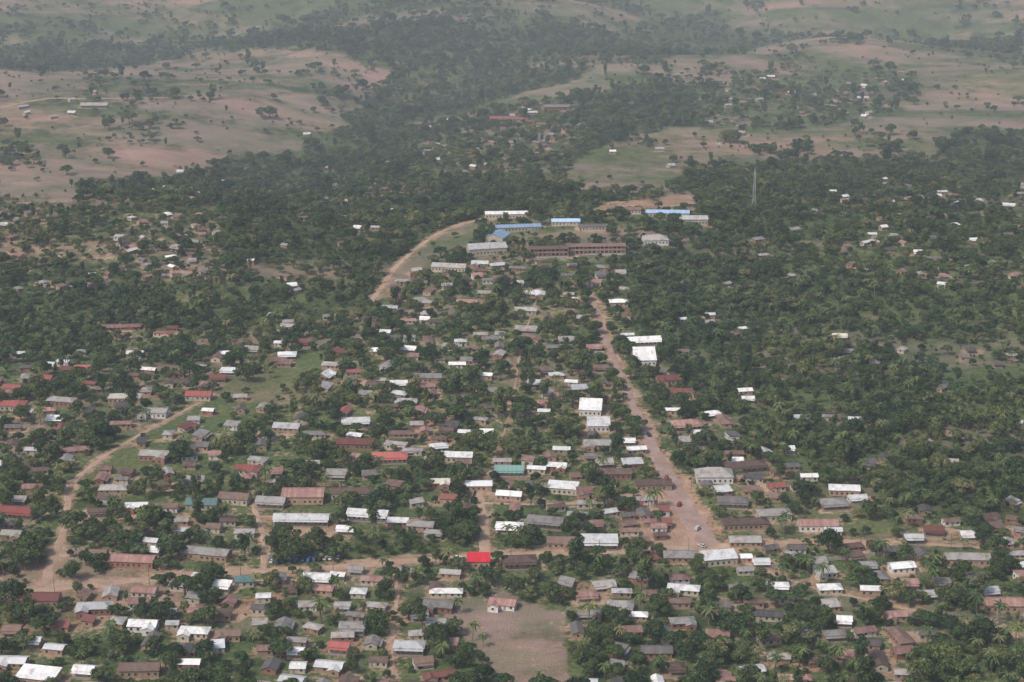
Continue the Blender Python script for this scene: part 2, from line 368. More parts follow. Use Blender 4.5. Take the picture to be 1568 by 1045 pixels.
# ------------------------------------------------------------------ roads
def smooth(pl,n=3):
    for _ in range(n):
        q=[pl[0]]
        for a,b in zip(pl[:-1],pl[1:]):
            q+= [(a[0]*.75+b[0]*.25,a[1]*.75+b[1]*.25),(a[0]*.25+b[0]*.75,a[1]*.25+b[1]*.75)]
        q.append(pl[-1]);pl=q
    return pl
ROADS=[
 ('dirt_road',[(905,452),(916,490),(938,545),(962,600),(985,655),(1008,705),(1035,755),(1062,800),(1088,838)],[5,6,6,7,9,12,16,18,15],'murram'),
 ('dirt_road',[(1500,838),(1300,828),(1180,832),(1088,838),(960,842),(820,848),(700,855),(600,862),(500,870),(380,876),(200,889),(60,905),(-150,930)],[4,5,6,10,10,9,9,9,9,8,9,9,9],'dirt'),
 ('dirt_track',[(70,898),(75,860),(100,815),(106,780),(103,745),(150,705),(215,665),(330,605)],[7,7,6,6,5,4,3,2],'dirt'),
 ('dirt_track',[(568,462),(598,418),(640,378),(690,346),(760,332)],[6,6,6,5,4],'dirt'),
 ('dirt_track',[(742,850),(740,815),(736,775),(740,735)],[9,7,6,3],'dirt'),
 ('dirt_track',[(603,862),(607,905),(604,960),(600,1060)],[4,3,3,3],'dirt'),
 ('dirt_track',[(404,872),(402,820),(390,770)],[4,4,3],'dirt'),
 ('dirt_track',[(1090,838),(1200,890),(1380,930),(1600,985)],[5,3,3,3],'dirt'),
 ('dirt_track',[(735,770),(860,775),(1005,755)],[3,3,4],'dirt'),
 ('dirt_track',[(110,800),(250,792),(400,790),(560,800),(735,790)],[2.5,2.5,2.5,2.5,2.5],'dirt'),
 ('dirt_track',[(820,400),(830,440),(800,520),(790,600),(760,700),(742,735)],[2,1.5,1.5,1.5,1.5,2],'dirt'),
 ('dirt_track',[(0,165),(70,150),(120,152),(260,150)],[3,3,3,3],'dirt'),
]
def ribbon(name,pl,wd,mat,off):
    pix=smooth(pl,2);n=len(pix)
    ws=np.interp(np.linspace(0,1,n),np.linspace(0,1,len(wd)),wd)
    X,Y=toground([p[0] for p in pix],[p[1] for p in pix])
    d=np.r_[0,np.cumsum(np.hypot(np.diff(X),np.diff(Y)))]
    s=np.arange(0,d[-1],2.5);x=np.interp(s,d,X);y=np.interp(s,d,Y);w=np.interp(s,d,ws)
    x=x+(fbm(s/40,s*0,61)-.5)*3;y=y+(fbm(s/40,s*0,71)-.5)*3
    tx=np.gradient(x);ty=np.gradient(y);l=np.hypot(tx,ty)+1e-9;nx,ny=-ty/l,tx/l
    verts=[];faces=[];K=4
    wl=w/2*(.6+.8*fbm(s/6,s*0,5));wr=w/2*(.6+.8*fbm(s/6,s*0,9))
    for k in range(K+1):
        t=k/K;o=-wl+(wl+wr)*t
        px=x+nx*o;py=y+ny*o;e=0 if 0<k<K else -.35
        pz=height(px,py)+off+e
        verts+=list(zip(px,py,pz))
    m=len(s)
    for k in range(K):
        for i in range(m-1): faces.append((k*m+i,k*m+i+1,(k+1)*m+i+1,(k+1)*m+i))
    me=bpy.data.meshes.new(name);me.from_pydata(verts,[],faces);me.materials.append(mat);me.update()
    o=link(name,me)
    for i in range(0,m):
        rast(used,x[i],y[i],w[i]/2+1.0,w[i]/2+1.0,0);rast(yard,x[i],y[i],w[i]/2+2.5,w[i]/2+2.5,0,.6)
        if wd[0]>=5: rast(front,x[i],y[i],w[i]/2+1,w[i]/2+1,0,True,7)
    return x,y,w
RD=[]
for k,(n,pl,w,mt) in enumerate(ROADS): RD.append(ribbon(n,pl,w,M[mt],.12+.012*k))
# ------------------------------------------------------------------ buildings
nh=0
def px_per_m(x,y): return FPX/math.sqrt(x*x+y*y+CH*CH)
def place(x,y,L,W,H,col,kind,a,name,veranda=False,wing=False,wall=None,tn=.36,yardm=4,fr=12,mesh=None):
    global nh;nh+=1
    if mesh is None:
        B=house(L,W,H,kind,tn,veranda,wing)
        wm=WALL[wall if wall is not None else random.choice((0,1,1,2,2,2,3,4,4))]
        mesh=B.mesh(name,[wm,ROOF[col],M['win'],M['trim']])
    z=h1(x,y)
    link(name,mesh,(x,y,z+.25),a)
    rast(used,x,y,L/2+2.0,W/2+2.0,a);rast(front,x,y,L/2+.5,W/2+1,a,True,fr)
    rast(yard,x,y,L/2+yardm,W/2+yardm,a,random.uniform(.25,.75))
NAMES={'w':'iron_roof_house','g':'iron_roof_house','b':'rusty_roof_house','d':'dark_roof_house','r':'red_roof_house','R':'red_roof_house','X':'red_roof_shop','t':'green_roof_house','u':'blue_roof_building','m':'red_roof_house','c':'cream_roof_house'}
E=[ # u v widthpx roof kind
(598,472,26,'w','g'),(651,489,16,'w','g'),(805,476,36,'w','g'),(806,504,36,'g','g'),(818,450,36,'w','h'),(715,463,34,'m','g'),(656,465,22,'g','g'),(947,464,30,'w','h'),(960,514,22,'w','g'),(985,523,58,'w','g'),(870,521,32,'g','h'),(880,549,28,'g','g'),(580,539,34,'w','h'),(626,534,26,'w','g'),(627,518,20,'g','g'),(722,553,36,'g','g'),(655,580,46,'g','g'),(508,560,30,'g','g'),(350,543,30,'w','h'),(355,568,36,'w','h'),(440,544,30,'w','h'),(427,526,14,'w','g'),(208,543,28,'w','g'),
(112,568,34,'r','g'),(98,556,20,'w','g'),(127,564,26,'R','g'),(68,581,30,'R','g'),(20,595,30,'r','g'),(95,616,46,'g','h'),(192,611,52,'c','h'),(18,622,46,'R','h'),(305,607,42,'R','g'),(275,586,42,'b','h'),(236,633,46,'g','g'),(748,430,20,'g','g'),(770,427,34,'m','g'),(745,577,20,'w','g'),(688,410,58,'g','g'),(735,404,28,'w','g'),
(1025,583,44,'r','g'),(1040,603,46,'r','h'),(1030,631,24,'w','g'),(963,676,20,'w','g'),(974,690,32,'w','g'),(968,712,34,'w','s'),(853,715,32,'w','g'),(860,690,28,'w','g'),(915,681,46,'g','g'),(905,700,22,'g','g'),(545,648,46,'w','g'),(440,655,44,'w','g'),(545,681,62,'r','g'),(597,702,58,'R','h'),(715,664,28,'w','g'),(745,662,22,'w','g'),(700,701,52,'w','g'),(780,721,48,'t','g'),(822,720,30,'w','g'),(380,720,44,'R','h'),(298,735,32,'g','g'),(238,699,48,'g','g'),(50,691,22,'w','g'),
(175,750,46,'g','h'),(210,778,36,'w','g'),(150,785,30,'b','g'),(310,773,50,'t','g'),(360,765,50,'b','g'),(416,770,48,'g','g'),(462,797,92,'w','g'),(540,757,70,'b','h'),(564,790,68,'w','g'),(530,812,30,'w','g'),(672,741,36,'c','g'),(733,745,44,'w','g'),(780,760,42,'w','g'),(862,750,50,'w','s'),(780,808,44,'w','h'),(836,801,60,'g','g'),(938,727,62,'b','g'),(905,755,50,'m','g'),(1000,744,60,'b','g'),(645,806,44,'g','g'),(610,800,34,'w','g'),(665,818,30,'g','h'),
(20,821,34,'c','g'),(28,786,60,'R','g'),(205,861,72,'m','g'),(255,778,40,'b','g'),(240,845,16,'w','g'),(232,832,24,'w','g'),(280,816,26,'w','g'),(318,850,76,'g','g'),(375,818,32,'g','g'),(350,800,26,'b','g'),(795,862,56,'b','h'),(860,832,48,'b','g'),(918,833,60,'w','s'),(980,830,30,'m','g'),(1040,853,52,'g','g'),(1100,858,58,'w','s'),(1165,862,28,'w','g'),(1142,856,18,'w','g'),(990,858,34,'r','g'),(1140,830,52,'g','g'),
(485,887,48,'w','g'),(518,884,24,'w','g'),(546,874,24,'g','g'),(375,893,32,'t','s'),(341,900,28,'w','s'),(145,934,56,'w','h'),(60,920,68,'r','g'),(222,908,40,'m','g'),(220,960,46,'w','g'),(298,970,48,'w','h'),(265,958,20,'w','g'),(350,975,40,'b','g'),(455,985,32,'g','g'),(455,1000,30,'w','g'),(520,993,34,'R','g'),(627,993,50,'w','h'),(505,1022,46,'w','g'),(540,962,42,'g','g'),(545,946,30,'g','g'),(525,930,26,'g','g'),(130,1028,34,'w','g'),(60,1040,64,'w','s'),(20,1015,46,'w','g'),(85,996,32,'w','g'),(55,985,14,'w','g'),(215,1028,64,'b','g'),(290,1018,36,'w','g'),(400,935,30,'d','g'),(690,880,34,'g','g'),(620,878,24,'g','g'),(580,1015,30,'b','g'),
(672,930,50,'g','g'),(770,926,44,'m','g'),(950,930,42,'g','h'),(1045,955,40,'g','h'),(1005,1000,50,'d','g'),(1040,925,34,'b','g'),(1190,901,36,'w','h'),(1270,903,38,'w','h'),(1332,906,32,'w','g'),(1380,870,40,'w','g'),(1398,826,30,'w','g'),(1480,858,72,'g','g'),(1370,945,36,'m','g'),(1420,912,26,'w','g'),(1535,928,62,'m','g'),(1275,772,44,'g','h'),(1292,752,50,'w','g'),(1312,764,30,'w','g'),(1185,790,54,'g','h'),(1252,806,64,'m','g'),(1275,815,28,'w','g'),(1122,770,50,'d','h'),(1140,804,76,'b','h'),(1140,716,70,'b','h'),(1128,706,20,'w','g'),(1050,652,46,'m','h'),(1070,665,18,'w','g'),
(1140,600,24,'w','g'),(1145,612,20,'w','g'),(1208,689,16,'w','g'),(1310,645,24,'w','g'),(1270,641,24,'g','g'),(1225,641,20,'w','g'),(1562,650,22,'w','g'),(1430,300,22,'w','g'),(1442,294,16,'w','g'),(1418,303,14,'w','g'),(1362,310,14,'w','g'),(1285,516,24,'c','g'),(1297,538,20,'g','g'),(1087,484,16,'w','g'),(1045,490,12,'w','g'),(1275,294,10,'w','g'),(1490,368,12,'w','g'),(1335,360,14,'w','g'),
(770,182,44,'r','g'),(852,164,42,'g','g'),(815,172,16,'w','g'),(690,183,10,'w','g'),(145,161,44,'g','g'),(110,172,12,'w','g'),(1321,150,18,'w','g'),(1248,181,10,'w','g'),(1180,117,12,'w','g'),(1212,141,12,'w','g'),(575,349,14,'w','g'),(1010,228,14,'w','g'),(938,232,10,'w','g'),
(345,278,12,'w','g'),(330,294,12,'w','g'),(372,268,10,'w','g'),(255,287,10,'w','g'),(345,305,10,'w','g'),(643,236,12,'w','g'),(655,231,10,'g','g'),(673,243,10,'w','g'),(470,205,8,'w','g'),(385,400,10,'w','g'),(548,349,12,'w','g'),
]
KN={'g':'gable','h':'hip','s':'shed'}
for (u,v,w,c,k) in E:
    X,Y=toground([u],[v+4]);x,y=float(X[0]),float(Y[0]);L=w*.9/px_per_m(x,y)
    L=max(5.0,L);W=min(max(L*.55,4.6),8.5)*random.uniform(.9,1.1)
    a=R(random.uniform(-9,9)+(-4 if u<900 else 4))
    wing=(10<L<18 and k!='s' and random.random()<.35)
    if y>1900: L=max(L,7)
    place(x,y,L,W,random.uniform(2.7,3.3) if L<16 else 3.5,c,KN[k],a,NAMES[c],veranda=(not wing and random.random()<.4),wing=wing,wall=(1 if c in 'RtX' else None),tn=random.uniform(.3,.45),fr=10)
def pp(u,v):
    X,Y=toground([u],[v]);return float(X[0]),float(Y[0])
def big(u,v,L,W,H,c,k,a,name,tn=.3,wall=1,ver=False):
    x,y=pp(u,v);place(x,y,L,W,H,c,k,R(a),name,veranda=ver,wall=wall,tn=tn,yardm=5,fr=17)
big(776,333,36,9,3.8,'w','gable',3,'school_classroom_block')
big(792,353,38,9,3.6,'u','gable',8,'school_classroom_block')
big(762,368,17,15,4.2,'u','gable',70,'school_hall',.35)
big(745,387,30,14,5,'w','gable',12,'school_assembly_hall',.4)
big(866,344,23,9,3.4,'u','gable',2,'school_classroom_block')
big(1022,331,36,10,3.6,'u','gable',-3,'school_classroom_block')
big(1056,342,29,11,4.5,'w','gable',0,'school_dining_hall',.35)
big(955,326,28,9,3.4,'b','gable',3,'school_classroom_block')
big(1003,372,20,13,3.8,'g','hip',5,'school_office',.45,3)
big(908,352,24,8,3.4,'d','gable',4,'school_classroom_block')
big(985,553,14,22,4.2,'w','gable',4,'church_hall',.5,3)
big(905,630,13,17,4,'w','gable',-6,'church_hall',.5,3)
big(916,655,13,15,3.8,'w','gable',0,'parish_hall',.4,3)
big(1093,735,20,12,4,'g','hip',0,'clinic_building',.55,3)
big(733,866,11,8,3.6,'X','shed',0,'red_roof_shop',.3,4)
big(465,766,22,13,4.4,'m','gable',0,'brick_warehouse',.3,4)
big(186,504,27,8,2.2,'m','gable',6,'brick_building_under_construction',.1,0)
def two_storey(L,W=9):
    B=MB();H=6.6
    B.box(-L/2,L/2,-W/2+1.8,W/2,-1,H,0)
    B.box(-L/2,L/2,-W/2,-W/2+1.79,-1,.1,4);B.box(-L/2,L/2,-W/2,-W/2+1.79,3.2,3.42,4);B.box(-L/2,L/2,-W/2,-W/2+.15,3.42,4.3,0)
    n=int(L/3.2)
    for k in range(n+1):
        x=-L/2+.2+(L-.4)*k/n
        B.box(x-.2,x+.2,-W/2+.16,-W/2+.55,.1,3.19,4);B.box(x-.2,x+.2,-W/2+.16,-W/2+.55,3.42,H,4)
    for z in (0,3.3):
        for k in range(n):
            x=-L/2+L*(k+.5)/n;f=-W/2+1.8
            if k%3==1: B.box(x-.5,x+.5,f-.03,f,z+.15,z+2.2,3)
            else: B.box(x-.9,x+.9,f-.03,f,z+1,z+2.2,2)
            B.box(x-.8,x+.8,W/2,W/2+.03,z+1,z+2.2,2)
    roof_gable(B,L,W,H,.22,.7,.5)
    return B.mesh('school_teaching_block',[plain('school_brick',(.38,.20,.155)),ROOF['b'],M['win'],M['trim'],M['conc']])
for u,v,L,a in ((840,392,30,4),(912,388,46,3)):
    x,y=pp(u,v);place(x,y,L,10,6,'b','',R(a),'school_teaching_block',mesh=two_storey(L),yardm=9,fr=26)
DULL='wwggggbbbbddrmm'
AREAS=[
 ([(-40,560),(200,510),(560,480),(560,700),(400,880),(-60,880)],108,DULL,(6.5,11)),
 ([(560,480),(640,410),(950,405),(975,600),(1000,720),(740,840),(560,860)],125,DULL,(6.5,11)),
 ([(740,740),(1060,740),(1085,838),(740,845)],40,'wggbbbmmrd',(6.5,12)),
 ([(950,745),(1045,740),(1080,838),(950,838)],34,'gbbmmrrdb',(4,8)),
 ([(-60,895),(600,880),(690,905),(690,1060),(-100,1060)],80,DULL,(6.5,11)),
 ([(860,900),(1620,830),(1700,1060),(870,1060)],68,'wwgggbbddmm',(6.5,11)),
 ([(1000,570),(1180,700),(1330,780),(1640,800),(1640,880),(1120,870)],42,'wggbbddr',(6.5,11)),
 ([(1010,480),(1250,480),(1640,560),(1640,780),(1330,760),(1100,640)],34,'wgggbbbdd',(5,8)),
 ([(1200,290),(1600,255),(1680,300),(1680,470),(1300,470)],74,'wwggbbmmmdd',(5,8)),
 ([(-60,315),(120,310),(330,330),(335,415),(240,440),(-60,450)],76,'wgggbbbmmd',(5,7.5)),
 ([(160,270),(420,240),(600,250),(600,350),(330,330)],42,'wggbbbm',(5,7.5)),
 ([(630,205),(760,165),(900,165),(900,205),(850,255),(700,270)],46,'wggbbmr',(5,8)),
 ([(1050,160),(1160,112),(1400,112),(1390,175),(1100,205)],40,'wggbbm',(5,8)),
 ([(850,290),(1150,200),(1190,215),(1050,270)],4,'wgb',(5,7)),
 ([(1150,300),(1250,280),(1250,460),(1100,470)],8,'wggb',(5,7)),
 ([(400,380),(600,330),(600,450),(420,500)],6,'wgb',(5,7)),
 ([(0,140),(160,140),(160,190),(0,195)],5,'wgb',(6,8))]
def bbox(p): xs=[a for a,b in p];ys=[b for a,b in p];return min(xs),max(xs),min(ys),max(ys)
for ai,(poly,n,cols,(l0,l1)) in enumerate(AREAS):
    x0,x1,y0,y1=bbox(poly);c=0;tries=0
    while c<n and tries<12:
        tries+=1;K=n*3
        uu=rng.uniform(x0,x1,K);vv=rng.uniform(y0,y1,K);m=inpoly(uu,vv,poly);uu,vv=uu[m],vv[m]
        if len(uu)==0:continue
        X,Y=toground(uu,vv)
        for u,v,x,y in zip(uu,vv,X,Y):
            if c>=n:break
            x=float(x);y=float(y)
            if 700<u<860 and v>905:continue
            if ai!=3 and fbm(np.array([x/70]),np.array([y/70]),91,2)[0]<.36:continue
            L=random.uniform(l0,l1)*(1 if random.random()>.12 else 1.5);W=random.uniform(4.6,6.6) if l0>6.4 else random.uniform(4.0,5.2)
            a=R(random.gauss(-2 if u<900 else 4,9)+(90 if random.random()<.28 else 0)) if (l0>6.4 or ai==3) else R(random.uniform(-60,60))
            g_=.6 if ai==3 else 1.8
            if test(x,y,L/2+g_,W/2+g_,a) or y>4000:continue
            col=random.choice(cols);k=random.choice(('gable','gable','gable','hip','shed')) if L<12 else random.choice(('gable','hip'))
            if ai==3:k=random.choice(('shed','gable'))
            place(x,y,L,W,random.uniform(2.4,3.0),col,k,a,'market_shop' if ai==3 else NAMES[col],veranda=random.random()<.25,wing=(L>10 and random.random()<.3),tn=random.uniform(.28,.5),yardm=random.uniform(1.5,6),fr=5 if v>480 else 3.5);c+=1
print('houses',nh)
yb=yard.copy()
for _ in range(2):
    yb=(yb+np.roll(yb,1,0)+np.roll(yb,-1,0)+np.roll(yb,1,1)+np.roll(yb,-1,1))/5
def ysamp(x,y):
    i=((x-GX0)/GR).astype(int);j=((y-GY0)/GR).astype(int);ok=(i>=0)&(i<GNX)&(j>=0)&(j<GNY)
    return np.where(ok,yb[np.clip(i,0,GNX-1),np.clip(j,0,GNY-1)],0)
# ------------------------------------------------------------------ ground sheet
def axis(segs):
    out=[segs[0][0]]
    for a,b,s in segs:
        n=max(1,int(round((b-a)/s)));out+=list(a+(b-a)*np.arange(1,n+1)/n)
    return np.array(out)
xs=axis([(-16000,-4000,1500),(-4000,-1200,100),(-1200,-520,10),(-520,520,3.2),(520,1200,10),(1200,4000,100),(4000,16000,1500)])
ys=axis([(-6000,-500,1000),(-500,600,50),(600,1750,3.2),(1750,3600,8),(3600,6000,60),(6000,26000,1500)])
X,Y=np.meshgrid(xs,ys,indexing='ij');nx,ny=X.shape
XF,YF=X.ravel(),Y.ravel();ZF=height(XF,YF)
co=np.stack([XF,YF,ZF],1).astype(np.float32)
idx=np.arange(nx*ny).reshape(nx,ny)
q=np.stack([idx[:-1,:-1],idx[1:,:-1],idx[1:,1:],idx[:-1,1:]],-1).reshape(-1,4)
me=bpy.data.meshes.new('ground');me.vertices.add(len(co));me.vertices.foreach_set('co',co.ravel())
me.loops.add(q.size);me.loops.foreach_set('vertex_index',q.ravel().astype(np.int32))
me.polygons.add(len(q));me.polygons.foreach_set('loop_start',np.arange(0,q.size,4,dtype=np.int32));me.polygons.foreach_set('loop_total',np.full(len(q),4,dtype=np.int32))
me.update(calc_edges=True);me.validate()
t,so,dr,lu=cover(XF,np.maximum(YF,300))
so=np.maximum(so,ysamp(XF,YF))
ca=me.color_attributes.new('cover','FLOAT_COLOR','POINT')
ca.data.foreach_set('color',np.stack([so,dr,lu,np.ones_like(so)],1).astype(np.float32).ravel())
me.polygons.foreach_set('use_smooth',np.ones(len(q),bool));me.materials.append(M['ground'])
link('ground',me)
# ------------------------------------------------------------------ trees
def leaves(B,c,r,n,size,rnd,mi,squash=.8):
    for _ in range(n):
        d=Vector((rnd.gauss(0,1),rnd.gauss(0,1),rnd.gauss(0,1)));d.normalize()
        if d.z<-.35 and rnd.random()<.7: d.z*=-1
        rr=r*(rnd.random()**.35)*rnd.uniform(.85,1.12)
        p=Vector(c)+Vector((d.x*rr,d.y*rr,d.z*rr*squash))
        nn=(d+Vector((rnd.gauss(0,.45),rnd.gauss(0,.45),rnd.gauss(0,.45)))).normalized()
        u=nn.orthogonal().normalized();w=nn.cross(u);a=rnd.uniform(0,6.28);u,w=u*math.cos(a)+w*math.sin(a),w*math.cos(a)-u*math.sin(a)
        s=size*rnd.uniform(.6,1.3);e=s*rnd.uniform(.5,.9)
        B.poly([p-u*s,p-w*e+u*s*.1,p+u*s,p+w*e-u*s*.1],mi)
def tree(seed,kind):
    r=random.Random(seed);B=MB()
    if kind=='round': Ht,tr,cr,nl,lr,sq=7.5,2.2,3.0,9,1.9,.85
    elif kind=='spread': Ht,tr,cr,nl,lr,sq=7.5,3.0,3.9,11,1.7,.6
    elif kind=='tall': Ht,tr,cr,nl,lr,sq=12.5,5,1.7,10,1.6,1.1
    elif kind=='small': Ht,tr,cr,nl,lr,sq=4.5,1.3,1.7,6,1.2,.85
    top=Vector((r.gauss(0,.3),r.gauss(0,.3),tr))
    B.tube((0,0,-.6),top*.5,.32,.26,0,7);B.tube(top*.5,top,.26,.22,0,7)
    for k in range(nl):
        a=k*2.4+r.uniform(-.4,.4);q=math.sqrt((k+.4)/nl)*cr*r.uniform(.75,1.15)
        zt=Ht-lr*.8-(q/cr)**2*(Ht-tr)*.45*r.uniform(.6,1.3) if kind!='tall' else tr+(Ht-tr-lr)*(k/(nl-1))
        c=Vector((math.cos(a)*q,math.sin(a)*q,zt));rr=lr*r.uniform(.7,1.2)
        mid=(top+c)/2+Vector((0,0,-.2));B.tube(top,mid,.14,.09,0,5);B.tube(mid,c,.09,.03,0,5)
        leaves(B,c,rr,int(110*(rr/1.6)**2)+18,.37,r,1 if k%3 else 2,sq)
    return B
def palm(seed):
    r=random.Random(seed);B=MB();H=9;p=Vector((0,0,-.5));lean=Vector((r.gauss(0,.06),r.gauss(0,.06),1))
    for k in range(5):
        q=p+lean*(H/5);B.tube(p,q,.22-.02*k,.2-.02*k,0,6);p=q
    for k in range(19):
        a=k*2.4;e=r.uniform(-.1,1.0);d=Vector((math.cos(a),math.sin(a),0));q=p.copy();dz=e
        for s in range(6):
            n=q+d*.6+Vector((0,0,dz*.55));dz-=.33;sd=d.cross(Vector((0,0,1)))*(.48*(1-abs(s-2)/5))
            B.poly([q,n,n+sd-Vector((0,0,.2)),q+sd*1.1-Vector((0,0,.2))],1 if k%2 else 2);B.poly([n,q,q-sd*1.1-Vector((0,0,.2)),n-sd-Vector((0,0,.2))],1);q=n
    return B
def bush(seed):
    r=random.Random(seed);B=MB()
    for k in range(5):
        a=k*1.3;c=Vector((math.cos(a)*.8*r.random(),math.sin(a)*.8*r.random(),.6+r.random()*.5));B.tube((0,0,-.3),c,.05,.02,0,4)
        leaves(B,c,.8*r.uniform(.7,1.1),55,.24,r,1 if k%2 else 2)
    return B
T=[('a_mango',tree(1,'round'),L_dark,L_dark),('b_mango',tree(2,'round'),L_dark,L_mid),('c_broad',tree(3,'spread'),L_mid,L_dark),('d_broad',tree(4,'spread'),L_mid,L_mid),('e_tall',tree(5,'tall'),L_mid,L_dark),('f_small',tree(6,'small'),L_mid,L_light),('g_small',tree(7,'small'),L_dark,L_mid),('h_bush',bush(8),L_mid,L_light),('i_bush',bush(9),L_light,L_mid),('j_palm',palm(10),L_mid,L_light)]
TN=['mango_tree','mango_tree','broadleaf_tree','broadleaf_tree','eucalyptus_tree','small_tree','small_tree','bush','bush','palm_tree']
coll=bpy.data.collections.new('tree_kinds');TM=[]
for n,B,l1,l2 in T:
    m=B.mesh(n,[M['bark'],l1,l2]);TM.append(m);o=bpy.data.objects.new(n,m);coll.objects.link(o)
def cand(x0,x1,y0,y1,s,kx):
    gx=np.arange(x0,x1,s);gy=np.arange(y0,y1,s);X,Y=np.meshgrid(gx,gy);X=X.ravel()+rng.uniform(-.5,.5,X.size)*s;Y=Y.ravel()+rng.uniform(-.5,.5,Y.size)*s
    m=np.abs(X)<Y*kx+130
    return X[m],Y[m]
def usamp(arr,x,y):
    i=((x-GX0)/GR).astype(int);j=((y-GY0)/GR).astype(int);ok=(i>=0)&(i<GNX)&(j>=0)&(j<GNY)
    return np.where(ok,arr[np.clip(i,0,GNX-1),np.clip(j,0,GNY-1)],False)
PX=[];PY=[];PI=[];PS=[]
for (y0,y1,s) in ((620,1100,4.9),(1100,1700,5.2),(1700,2500,6.6),(2500,4200,9)):
    x,y=cand(-1500,1500,y0,y1,s,.30)
    t,so,dr,lu=cover(x,y)
    u,v=topix(x,y);town=inpoly(u,v,TOWN)
    br=town&(u>1080)&(v>860)
    k=rng.random(x.size)<t*np.where(town,np.where(br,.92,.78),1.0)
    k&=~usamp(used,x,y)
    fr=usamp(front,x,y)
    r=rng.random(x.size)
    k&=(~fr)|(rng.random(x.size)<.5)
    x,y,fr,r,t,town,br=x[k],y[k],fr[k],r[k],t[k],town[k],br[k]
    ii=np.select([r<.19,r<.33,r<.46,r<.58,r<.65,r<.75,r<.85,r<.89,r<.93],[0,1,2,3,4,5,6,7,8],9)
    ii=np.where((ii==9)&(y>1400),3,ii)
    ii=np.where(br&(rng.random(x.size)<.12),9,ii)
    ii=np.where(fr,rng.choice([7,8,6,7,8],x.size),ii)
    ii=np.where((t<.3)&(rng.random(x.size)<.5),np.where(y<1100,9,rng.integers(5,9,x.size)),ii)
    sc=np.exp(rng.normal(-.22,.36,x.size))*np.where(town,.97,.88)
    sc=np.minimum(sc,1.6)*np.where(y>1700,1.12,1.0)*np.where(fr,.75,1)
    sc=np.where(ii==9,rng.uniform(.7,1.2,x.size),sc)
    PX.append(x);PY.append(y);PI.append(ii);PS.append(sc)
x=np.concatenate(PX);y=np.concatenate(PY);ii=np.concatenate(PI);sc=np.concatenate(PS)
u,v=topix(x,y)
ind=(v>780)&(ii<7)&(sc>.86)&(rng.random(x.size)<.30)|((ii==9)&(v>800)&(rng.random(x.size)<.5))
ind&=(u>-60)&(u<1630)&(v<1080)
zz=height(x,y)
ji=np.where(ind)[0];rng.shuffle(ji);ji=ji[:420]
for j in ji:
    link(TN[ii[j]],TM[ii[j]],(x[j],y[j],zz[j]),random.uniform(0,6.28),float(sc[j])*1.1)
keep=np.ones(x.size,bool);keep[ji]=False
x,y,zz,ii,sc=x[keep],y[keep],zz[keep],ii[keep],sc[keep]
print('trees',x.size,'individual',len(ji))
me=bpy.data.meshes.new('tree_mass');me.vertices.add(x.size);me.vertices.foreach_set('co',np.stack([x,y,zz],1).astype(np.float32).ravel())
a=me.attributes.new('kind','INT','POINT');a.data.foreach_set('value',ii.astype(np.int32))
a=me.attributes.new('sc','FLOAT_VECTOR','POINT');w=sc*rng.uniform(.88,1.15,x.size);a.data.foreach_set('vector',np.stack([w,w*rng.uniform(.85,1.15,x.size),sc],1).astype(np.float32).ravel())
a=me.attributes.new('rot','FLOAT_VECTOR','POINT');a.data.foreach_set('vector',np.stack([rng.normal(0,.05,x.size),rng.normal(0,.05,x.size),rng.uniform(0,6.28,x.size)],1).astype(np.float32).ravel())
fo=link('woodland_trees',me)
ng=bpy.data.node_groups.new('scatter','GeometryNodeTree')
ng.interface.new_socket('Geometry',in_out='INPUT',socket_type='NodeSocketGeometry');ng.interface.new_socket('Geometry',in_out='OUTPUT',socket_type='NodeSocketGeometry')
gi=ng.nodes.new('NodeGroupInput');go=ng.nodes.new('NodeGroupOutput')
ci=ng.nodes.new('GeometryNodeCollectionInfo');ci.inputs[0].default_value=coll;ci.inputs['Separate Children'].default_value=True;ci.inputs['Reset Children'].default_value=True
ip=ng.nodes.new('GeometryNodeInstanceOnPoints');ip.inputs['Pick Instance'].default_value=True
def na(n,t):
    q=ng.nodes.new('GeometryNodeInputNamedAttribute');q.data_type=t;q.inputs[0].default_value=n
    return q.outputs[0]
Lk=ng.links.new
Lk(gi.outputs[0],ip.inputs['Points']);Lk(ci.outputs[0],ip.inputs['Instance']);Lk(na('kind','INT'),ip.inputs['Instance Index'])
Lk(na('rot','FLOAT_VECTOR'),ip.inputs['Rotation']);Lk(na('sc','FLOAT_VECTOR'),ip.inputs['Scale']);Lk(ip.outputs[0],go.inputs[0])
md=fo.modifiers.new('scatter','NODES');md.node_group=ng
# ------------------------------------------------------------------ mast, poles, vehicles
B=MB();H=34
for z in range(0,H,2):
    w0=1.3*(1-z/H*.75);w1=1.3*(1-(z+2)/H*.75);c=[(-1,-1),(1,-1),(1,1),(-1,1)]
    for k in range(4):
        a_,b_=c[k],c[(k+1)%4]
        B.tube((a_[0]*w0,a_[1]*w0,z),(a_[0]*w1,a_[1]*w1,z+2),.1,.1,0,4);B.tube((a_[0]*w0,a_[1]*w0,z),(b_[0]*w1,b_[1]*w1,z+2),.06,.06,0,4);B.tube((a_[0]*w1,a_[1]*w1,z+2),(b_[0]*w1,b_[1]*w1,z+2),.06,.06,0,4)
B.tube((0,0,H),(0,0,H+3),.08,.04,0,5)
for k in range(3):
    B.box(.5+.1*k-.2,.9,-.3,.3,H-5-3*k,H-3.2-3*k,0)
x_,y_=pp(1154,318);link('radio_mast',B.mesh('radio_mast',[M['steel']]),(x_,y_,h1(x_,y_)-.3))
B=MB();B.tube((0,0,-.8),(0,0,8.5),.16,.11,0,8);B.box(-1,1,-.06,.06,7.7,7.85,0)
for k in (-.9,0,.9):B.tube((k,0,7.85),(k,0,8.1),.05,.05,1,6)
pm=B.mesh('utility_pole',[M['bark'],M['conc']])
